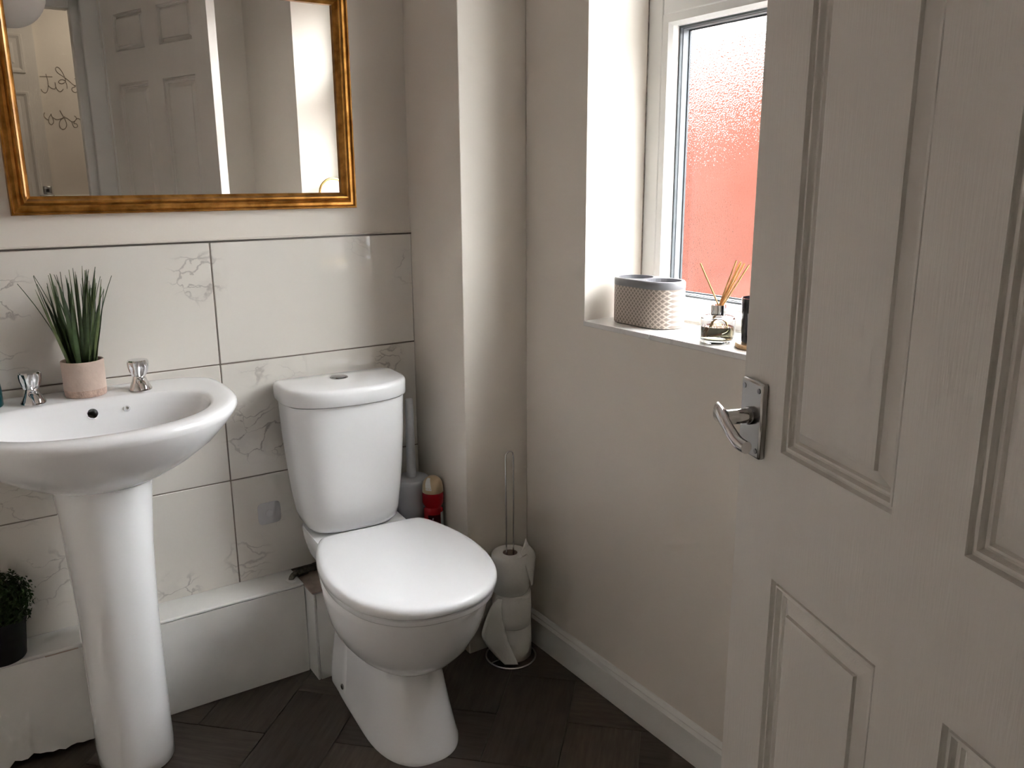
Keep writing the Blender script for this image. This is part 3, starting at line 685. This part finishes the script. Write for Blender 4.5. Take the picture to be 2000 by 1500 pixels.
for k, (z0, z1, dx, rr_, lbl) in enumerate(((.0068, .104, .006, .0515, 'bottom toilet roll of the stack, trailing a long loose sheet to one side'), (.104, .203, .004, .0525, 'middle toilet roll of the stack, tightly wound and squashed between two others'), (.203, .312, .0, .0505, 'top toilet roll of the stack, with a torn sheet sticking up'))):
    c = (SX + dx, SY, 0)
    o = MB().lathe([(.020, z0 + .001), (rr_ - .004, z0), (rr_, z0 + .005), (rr_ + .0008, (z0 + z1) / 2), (rr_, z1 - .005), (rr_ - .004, z1), (.020, z1 - .001), (.020, z0 + .001)], c, 48, False, False).build('toilet_roll', 'tissue', smooth=50)
    tag(o, lbl, 'toilet roll', GR); rl.append(o)
    MB().lathe([(.0198, z0 + .002), (.0198, z1 - .002), (.0188, z1 - .002), (.0188, z0 + .002), (.0198, z0 + .002)], c, 32, False, False).build('core', 'bare', o, smooth=40)
# loose sheets: curved paper drawn between a left and a right edge
def paper(la, lb, name, parent, thick=.0011):
    a, b = spline(la, 5), spline(lb, 5); n = len(a); m = MB()
    W = 6
    m.v = [tuple(a[k].lerp(b[k], w / W) + Vector((0, -.004, 0)) * math.sin(math.pi * w / W) * math.sin(math.pi * k / n)) for k in range(n) for w in range(W + 1)]
    m.f = [(k * (W + 1) + w, k * (W + 1) + w + 1, (k + 1) * (W + 1) + w + 1, (k + 1) * (W + 1) + w) for k in range(n - 1) for w in range(W)]
    o = m.build(name, 'tissue', parent, smooth=60); md = o.modifiers.new('thick', 'SOLIDIFY'); md.thickness = thick; md.offset = 0
    return o
paper([(1.088, -.362, .196), (1.066, -.362, .178), (1.042, -.362, .128), (1.037, -.364, .098), (1.062, -.372, .052), (1.092, -.388, .012)], [(1.096, -.372, .196), (1.093, -.375, .170), (1.096, -.379, .125), (1.104, -.386, .080), (1.116, -.394, .040), (1.128, -.400, .006)], 'loose_sheet', rl[0])
paper([(1.148, -.384, .322), (1.152, -.390, .305), (1.160, -.398, .268), (1.172, -.398, .225)], [(1.178, -.366, .336), (1.206, -.368, .300), (1.200, -.376, .272), (1.180, -.394, .225)], 'torn_sheet', rl[2])
paper([(1.148, -.384, .322), (1.164, -.374, .334), (1.171, -.372, .350)], [(1.186, -.366, .326), (1.183, -.368, .332), (1.1735, -.372, .351)], 'sheet_tip', rl[2])

# ------------------------------------------------------------------ supply pipe on the boxing
sp = tag(empty('supply_pipe', (.66, -.06, .256)), 'tarnished metal water valve and pipe emerging from the boxing behind the toilet', 'pipe')
el = spline([(.632, -.066, .250), (.634, -.064, .262), (.643, -.060, .268), (.655, -.058, .269)], 4)
MB().tube(el, .0075, 14).build('elbow', 'tarnish', sp, smooth=50)
MB().tube([(.652, -.058, .269), (.680, -.055, .2705)], .0115, 6).build('compression_nut', 'tarnish', sp)
MB().tube([(.680, -.055, .2705), (.700, -.053, .2715)], .0085, 14).build('valve_body', 'tarnish', sp, smooth=50)
MB().tube([(.698, -.053, .2715), (.720, -.051, .2725)], .011, 6).build('compression_nut', 'tarnish', sp)
MB().tube(spline([(.718, -.051, .2725), (.728, -.051, .2728), (.736, -.051, .273)], 3), .0075, 12).build('hose', 'tarnish', sp, smooth=50)
MB().lathe([(.014, .2555), (.014, .2585), (.010, .2600)], (.632, -.066, 0), 20).build('sealant_collar', 'boxing', sp, smooth=40)

# ------------------------------------------------------------------ adhesive pad on tile
ap = tag(empty('adhesive_hook_pad', (.608, -.001, .40)), 'square clear adhesive hook pad stuck to the tile beside the cistern', 'adhesive pad')
def pad_ring(r, y):
    out = []
    for k in range(48):
        a = 2 * math.pi * k / 48; c_, s_ = math.cos(a), math.sin(a)
        out.append((.608 + math.copysign(abs(c_) ** .36, c_) * r, y, .431 + math.copysign(abs(s_) ** .36, s_) * r))
    return out
MB().loft([pad_ring(.030, .0005), pad_ring(.030, -.0012), pad_ring(.0292, -.0018)]).build('pad', 'sticker', ap, smooth=40)
MB().lathe([(.010, 0), (.010, .0018), (.007, .0025)], (0, 0, 0), 24).xf(facing((.608, -.0015, .431), (0, -1, 0))).build('hook_stub', 'sticker', ap, smooth=40)

# ------------------------------------------------------------------ grass plant on the basin
GX, GY, GZ = .2085, -.066, .826
gp = tag(empty('grass_plant', (GX, GY, GZ)), 'artificial tufted grass in a round pinkish cement pot on the basin', 'potted plant')
MB().lathe([(.0405, GZ), (.0420, GZ + .003), (.0425, GZ + .016)], (GX, GY, 0), 40, True, False).build('pot_base_band', 'pinkrough', gp, smooth=40)
MB().lathe([(.0424, GZ + .014), (.0428, GZ + .060), (.0430, GZ + .076), (.0420, GZ + .078), (.0385, GZ + .0775), (.0380, GZ + .062)], (GX, GY, 0), 40, False, False).build('pot', 'pinkpot', gp, smooth=40)
MB().lathe([(.0385, GZ + .060), (.0385, GZ + .066)], (GX, GY, 0), 32).build('soil', 'soil', gp)
blades = []
for k in range(6):
    L = .213; m = MB(); n = 9; curve = [0, .004, .010, .0, .016, -.004][k]
    w0 = [.0046, .0036, .0050, .0030, .0042, .0044][k]
    rings = []
    for i in range(n):
        q = i / (n - 1); wd = w0 * (1 - q ** 2.2) + .0003; x = curve * 2 * q * q
        rings.append([(x - .0006, -wd, L * q), (x + .0006, 0, L * q), (x - .0006, wd, L * q)])
    m.loft(rings)
    o = m.build('blade', 'leaf' if k % 3 else 'leaf2', None, smooth=60, origin=(0, 0, 0)); blades.append(o)
rnd = random.Random(11); used = set()
for k in range(66):
    a = rnd.uniform(0, 2 * math.pi); r = .028 * math.sqrt(rnd.random()); kind = rnd.randrange(6)
    src = blades[kind]
    if kind in used:
        o = src.copy(); col.objects.link(o)
    else: o = src; used.add(kind)
    lean = R(3 + 520 * r * rnd.uniform(.45, 1.15)); h = rnd.uniform(.80, 1.10) * (1.0 - .12 * (r / .028))
    x, y = GX + r * math.cos(a), GY + r * math.sin(a) * .8
    axis = Vector((-math.sin(a), math.cos(a), 0))
    if math.sin(a) > 0: lean *= .55          # kept off the tiled wall
    mtx = Matrix.Translation((x, y, GZ + .060)) @ Matrix.Rotation(lean, 4, axis) @ Matrix.Rotation(a + rnd.uniform(-.9, .9), 4, 'Z') @ Matrix.Diagonal((1, 1, h, 1))
    o.matrix_basis = mtx; o.parent = gp; o.matrix_parent_inverse = Matrix.Translation(-WL[gp.name])
for k, o in enumerate(blades):
    if k not in used: bpy.data.objects.remove(o)

# ------------------------------------------------------------------ black pot with bush on the boxing
QX, QY, QZ = -.022, -.062, .2565
bp_ = tag(empty('potted_bush', (QX, QY, QZ)), 'small round green topiary bush in a black plastic pot on the boxing', 'potted plant')
MB().lathe([(.044, QZ), (.046, QZ + .003), (.054, QZ + .085), (.056, QZ + .086), (.056, QZ + .096), (.052, QZ + .096), (.050, QZ + .080)], (QX, QY, 0), 40, True, False).build('pot', 'black_pot', bp_, smooth=40)
MB().lathe([(.051, QZ + .078), (.051, QZ + .086)], (QX, QY, 0), 32).build('soil', 'soil', bp_)
fo = MB(); rnd = random.Random(5)
for k in range(3400):
    while True:
        p = Vector((rnd.uniform(-1, 1), rnd.uniform(-1, 1), rnd.uniform(-1, 1)))
        if .25 < p.length < 1: break
    p = p.normalized() * (.55 + .45 * rnd.random()) * (1 + .08 * math.sin(7 * p.x + 5 * p.z))
    c = Vector((QX + p.x * .076, QY - .004 + p.y * .062, QZ + .135 + p.z * .070))
    n = (p + Vector((rnd.uniform(-.8, .8), rnd.uniform(-.8, .8), rnd.uniform(-.4, .9)))).normalized()
    t1 = n.orthogonal().normalized(); t1 = Matrix.Rotation(rnd.uniform(0, 6.28), 3, n) @ t1; t2 = n.cross(t1)
    s_ = rnd.uniform(.0035, .0065)
    fo.quad(c - t1 * s_, c + t2 * s_ * .55 + n * .0012, c + t1 * s_, c - t2 * s_ * .55 + n * .0012)
f_ = fo.build('foliage', 'bush', bp_); f_['kind'] = 'stuff'
MB().loft([[(QX + .05 * math.sin(math.pi * j / 10) * math.cos(R(15 * k)), QY - .004 + .042 * math.sin(math.pi * j / 10) * math.sin(R(15 * k)), QZ + .135 - .048 * math.cos(math.pi * j / 10)) for k in range(24)] for j in range(1, 10)]).build('inner_core', 'bush', bp_, smooth=60)  # leaf-coloured core added to close the inside of the bush
MB().tube([(QX, QY, QZ + .08), (QX, QY, QZ + .14)], .004, 8).build('stem', 'soil', bp_, smooth=60)

# ------------------------------------------------------------------ teal bottle at the end of the basin
TX, TY, TZ = .021, -.070, .826
tb = tag(empty('soap_bottle', (TX, TY, TZ)), 'dark teal soap bottle at the end of the basin', 'bottle')
MB().lathe([(.029, TZ), (.031, TZ + .003), (.031, TZ + .035), (.029, TZ + .055), (.024, TZ + .075), (.014, TZ + .088), (.011, TZ + .092), (.011, TZ + .10)], (TX, TY, 0), 36).build('bottle_body', 'teal', tb, smooth=40)
MB().lathe([(.013, TZ + .098), (.013, TZ + .116), (.011, TZ + .118)], (TX, TY, 0), 28).build('bottle_cap', 'black', tb, smooth=40)

# ------------------------------------------------------------------ things on the sill
SZ = WZ0
def stadium(cx, cy, a, b, z, n=12):
    """long axis y: half length a, half width b"""
    out = []
    for k in range(n + 1):
        t = R(180) * k / n; out.append((cx + b * math.cos(t), cy + (a - b) + b * math.sin(t), z))
    for k in range(n + 1):
        t = R(180) + R(180) * k / n; out.append((cx + b * math.cos(t), cy - (a - b) + b * math.sin(t), z))
    return out
HX, HY, HA, HB, HH = 1.337, -.640, .096, .050, .106
th = tag(empty('toothbrush_holder', (HX, HY, SZ)), 'oval lattice-patterned stoneware tumbler holder with two wells and a grey rim', 'toothbrush holder')
MB().loft([stadium(HX, HY, HA - .004, HB - .004, SZ), stadium(HX, HY, HA, HB, SZ + .003), stadium(HX, HY, HA, HB, SZ + HH - .017)]).build('holder_body', 'cup', th, smooth=50)
rim = MB().loft([stadium(HX, HY, HA - .001, HB - .001, SZ + HH - .018), stadium(HX, HY, HA + .0005, HB + .0005, SZ + HH - .016), stadium(HX, HY, HA + .0005, HB + .0005, SZ + HH - .003), stadium(HX, HY, HA - .002, HB - .002, SZ + HH)]).build('glazed_rim', 'grey_glaze', th, smooth=40)
cut = []
for sy in (-1, 1):
    c = MB().lathe([(.041, SZ + HH - .014), (.041, SZ + HH + .02)], (HX, HY + sy * .0465, 0), 40).build('cutter', 'grey_glaze'); cut.append(c)
    b = rim.modifiers.new('cut', 'BOOLEAN'); b.operation = 'DIFFERENCE'; b.object = c; b.solver = 'EXACT'
bpy.context.view_layer.update()
ev = rim.evaluated_get(bpy.context.evaluated_depsgraph_get()); nm = bpy.data.meshes.new_from_object(ev)
rim.modifiers.clear(); rim.data = nm
for c in cut: bpy.data.objects.remove(c)

RX, RY = 1.299, -.889
rd = tag(empty('reed_diffuser', (RX, RY, SZ)), 'round clear glass reed diffuser with silver collar and wooden reeds on the sill', 'reed diffuser')
MB().lathe([(.030, SZ), (.0345, SZ + .001), (.0355, SZ + .004), (.0355, SZ + .048), (.033, SZ + .0525), (.026, SZ + .055), (.014, SZ + .057), (.012, SZ + .060), (.012, SZ + .066), (.010, SZ + .066), (.010, SZ + .058),
            (.012, SZ + .0545), (.026, SZ + .0525), (.0315, SZ + .049), (.033, SZ + .046), (.033, SZ + .009), (.031, SZ + .007), (.002, SZ + .007)], (RX, RY, 0), 40, True, True).build('bottle', 'glass', rd, smooth=40)
MB().lathe([(.028, SZ + .0075), (.0328, SZ + .0095), (.0328, SZ + .033), (.002, SZ + .033)], (RX, RY, 0), 40).build('oil', 'liquid', rd, smooth=40)
MB().lathe([(.0150, SZ + .0565), (.0155, SZ + .058), (.0155, SZ + .0755), (.0150, SZ + .077), (.0075, SZ + .077), (.0075, SZ + .058), (.0150, SZ + .0565)], (RX, RY, 0), 32, False, False).build('collar', 'chrome', rd, smooth=40)
vr = Vector((cr.x, cr.y, 0)).normalized()      # a horizontal direction the reeds fan along
for k, (lean, h, off, dy) in enumerate(((-.040, .150, .0, .0), (.030, .155, .002, .001), (.034, .150, .003, -.001), (.038, .152, .004, .002), (.041, .149, .005, .0), (.044, .147, .004, -.003))):
    base = Vector((RX, RY, SZ + .012)) - vr * lean * .75 + vr * off
    top = Vector((RX, RY, SZ + h + .012)) + vr * lean * 1.05 + vr * off + Vector((0, dy * 3, 0))
    MB().tube([base, (base + top) / 2, top], .0016, 8).build('reed', 'reed', rd, smooth=60)

KX, KY = 1.318, -.984
cs_ = MB().lathe([(.046, SZ), (.048, SZ + .002), (.048, SZ + .008), (.046, SZ + .010)], (KX, KY, 0), 40).build('coaster', 'wood', smooth=40)
tag(cs_, 'round light wooden coaster under the black candle glass', 'coaster')
cj = tag(empty('candle_glass', (KX, KY, SZ + .010)), 'black glossy candle glass standing on a wooden coaster', 'candle')
z0 = SZ + .010
MB().lathe([(.033, z0), (.0365, z0 + .003), (.0400, z0 + .088), (.0405, z0 + .090), (.0375, z0 + .090), (.0355, z0 + .06), (.002, z0 + .06)], (KX, KY, 0), 40).build('glass', 'black_glass', cj, smooth=40)
MB().lathe([(.0352, z0 + .058), (.0352, z0 + .064)], (KX, KY, 0), 32).build('wax', 'whitelabel', cj)
lab = MB(); rr = []
for z in (z0 + .018, z0 + .062):
    r = .0369 + (.0400 - .0365) * (z - z0) / .088
    rr.append([(KX + r * math.cos(a), KY + r * math.sin(a), z) for a in [R(178 + 10 * k) for k in range(9)]])
lab.loft(rr, False, False, False).build('label', 'sticker', cj, smooth=60)

AX, AY = 1.352, -1.285
am = tag(empty('arched_mirror', (AX, AY, SZ)), 'small arched mirror with a thin gold frame on the far end of the sill', 'mirror')
arch = [(AX - .058, AY, SZ + .004)] + [(AX - .058, AY, SZ + .1), (AX - .058, AY, SZ + .285)] + [(AX - .058 * math.cos(R(a)), AY, SZ + .285 + .058 * math.sin(R(a))) for a in range(15, 180, 15)] + [(AX + .058, AY, SZ + .285), (AX + .058, AY, SZ + .1), (AX + .058, AY, SZ + .004)]
MB().tube(arch, .0048, 10, True).build('arch_frame', 'gold_thin', am, smooth=60)
ar = [(p[0], p[2]) for p in arch]
MB().loft([[(x, AY - .002, z) for x, z in ar], [(x, AY + .0015, z) for x, z in ar]]).build('mirror_glass', 'mirror', am)
MB().box(AX - .05, AX + .05, AY - .03, AY + .012, SZ, SZ + .006).build('foot', 'gold_thin', am, bevel=.002)

# ------------------------------------------------------------------ paper lantern
LX, LY, LZ, LR = .285, -1.5, 1.93, .122
pl = tag(empty('paper_lantern', (LX, LY, ZC)), 'round white paper lantern shade hanging from the ceiling', 'lampshade')
ln = []
for k in range(1, 48):
    a = math.pi * k / 48; r = LR * math.sin(a) * (1 - .012 * (k % 2)); ln.append((r, -LR * math.cos(a)))
MB().lathe(ln, (LX, LY, LZ), 48).build('shade', 'lantern', pl, smooth=40)
MB().tube([(LX, LY, LZ + LR * .98), (LX, LY, ZC - .02)], .003, 8).build('cord', 'whitelabel', pl, smooth=60)
MB().lathe([(.045, ZC - .025), (.05, ZC - .004), (.05, ZC)], (LX, LY, 0), 32).build('ceiling_rose', 'whitelabel', pl, smooth=40)

# ------------------------------------------------------------------ hallway behind the doorway (seen in the mirror)
HY1, HX0, HX1 = -2.95, -1.3, 1.7
struct(MB().box(HX0, HX1, HY1 - .1, YF - .1, -.06, -.001).build('floor_hall', 'hallfloor'), 'brown floor of the hallway', 'floor')
struct(MB().box(HX0, HX1, HY1 - .1, YF - .1, ZC, ZC + .1).build('ceiling_hall', 'ceil'), 'hallway ceiling', 'ceiling')
struct(MB().box(HX0, HX1, HY1 - .1, HY1, -.001, ZC).build('wall_hall', 'paint'), 'hallway wall with handwritten style lettering', 'wall')
struct(MB().box(HX0 - .1, HX0, HY1 - .1, YF - .1, -.06, ZC).build('wall_hall_left', 'paint'), 'end wall of the hallway', 'wall')
struct(MB().box(HX1, HX1 + .1, HY1 - .1, YF - .1, -.06, ZC).build('wall_hall_right', 'paint'), 'other end wall of the hallway', 'wall')
struct(MB().box(HX0, XL - .1, YF - .2, YF - .1, -.06, ZC).build('wall_hall_near', 'paint'), 'hallway side of the partition', 'wall')
struct(MB().box(XR + .26, HX1, YF - .2, YF - .1, -.06, ZC).build('wall_hall_far', 'paint'), 'hallway side of the outer partition', 'wall')
hdx = struct(empty('door_2', (.12, HY1, 0)), 'white panelled hallway door seen in the mirror', 'door')
MB().box(-.26, .49, HY1, HY1 + .03, 0, 2.06).build('door_leaf', 'door', hdx)
for z0, z1 in ((.22, .74), (.93, 1.715), (1.825, 1.985)):
    for a0, a1 in ((-.19, .08), (.15, .425)):
        rings = [[(a0 + d, HY1 + .032 + h, z0 + d), (a1 - d, HY1 + .032 + h, z0 + d), (a1 - d, HY1 + .032 + h, z1 - d), (a0 + d, HY1 + .032 + h, z1 - d)] for d, h in ((-.012, -.003), (-.010, .004), (0, .004), (.012, -.001), (.03, -.001), (.04, .003))]
        MB().loft(rings, False, True).build('panel', 'door', hdx)
sw = tag(empty('light_switch', (.463, HY1 + .03, 1.21)), 'square chrome switch plate beside the hallway lettering', 'switch')
MB().box(.444, .482, HY1 + .029, HY1 + .040, 1.228, 1.268).build('plate', 'dull_chrome', sw, bevel=.003)
MB().box(.456, .470, HY1 + .039, HY1 + .046, 1.240, 1.254).build('rocker', 'black', sw, bevel=.001)
MB().box(.425, .49, HY1 + .029, HY1 + .050, 1.214, 1.224).build('ledge', 'dull_chrome', sw, bevel=.002)
struct(MB().box(.492, HX1, HY1, HY1 + .014, 1.205, 1.222).build('trim_3', 'gloss_white', bevel=.003), 'thin dado moulding on the hallway wall', 'moulding')
STROKES = [[(.527, 1.819), (.531, 1.797), (.532, 1.774), (.529, 1.751), (.52, 1.731), (.508, 1.729), (.5, 1.737), (.497, 1.745)], [(.498, 1.805), (.525, 1.806), (.555, 1.807)], [(.531, 1.766), (.541, 1.754), (.555, 1.749), (.564, 1.755), (.564, 1.781)],
    [(.564, 1.781), (.565, 1.76), (.574, 1.741), (.586, 1.738), (.598, 1.75)], [(.609, 1.783), (.593, 1.776), (.58, 1.783), (.592, 1.795), (.608, 1.793), (.616, 1.776), (.616, 1.753)],
    [(.659, 1.77), (.646, 1.774), (.626, 1.794), (.601, 1.814), (.581, 1.829), (.574, 1.845), (.581, 1.855), (.593, 1.849), (.605, 1.827), (.613, 1.798), (.613, 1.785)],
    [(.646, 1.774), (.655, 1.765), (.641, 1.759), (.637, 1.749), (.645, 1.738), (.656, 1.738), (.667, 1.752), (.665, 1.768), (.672, 1.795), (.655, 1.804)]]
STROKES2 = [[(.499, 1.632), (.494, 1.617), (.502, 1.603), (.513, 1.596)], [(.529, 1.627), (.517, 1.609), (.513, 1.586), (.523, 1.574), (.534, 1.586), (.533, 1.605), (.527, 1.623)], [(.534, 1.609), (.551, 1.6), (.573, 1.606), (.59, 1.616)],
    [(.57, 1.645), (.578, 1.625), (.588, 1.602), (.593, 1.576), (.584, 1.557), (.57, 1.553), (.56, 1.565), (.561, 1.585), (.573, 1.603), (.595, 1.609), (.618, 1.592), (.633, 1.596), (.642, 1.61), (.634, 1.621)],
    [(.618, 1.592), (.624, 1.568), (.634, 1.563), (.643, 1.57), (.638, 1.582), (.627, 1.585), (.647, 1.609), (.664, 1.595), (.67, 1.571)]]
for lst, lbl in ((STROKES, 'upper line of dark handwritten wall lettering in the hallway'), (STROKES2, 'lower line of dark handwritten wall lettering in the hallway')):
    e = tag(empty('wall_lettering', (.58, HY1, lst[0][0][1])), lbl, 'lettering')
    for st in lst:
        MB().tube(spline([(x, HY1 + .0005, z) for x, z in st], 5), .0017, 6).build('stroke', 'ink', e, smooth=60)
# unseen ceiling lamp, added to light the hallway
hl = tag(empty('added_hall_lamp', (.75, -2.52, ZC)), 'unseen round ceiling lamp added to light the hallway', 'lamp')
MB().lathe([(.14, ZC), (.14, ZC - .02), (.12, ZC - .06), (.06, ZC - .075)], (.75, -2.52, 0), 40).build('lamp_shade', 'lantern', hl, smooth=50)
ld_ = bpy.data.lights.new('added_hall_light_offscreen', 'AREA'); ld_.energy = .95; ld_.color = (1., .86, .70); ld_.size = .28; ld_.shape = 'DISK'
lo = bpy.data.objects.new('added_hall_light_offscreen', ld_); col.objects.link(lo); lo.location = (.75, -2.52, ZC - .085)
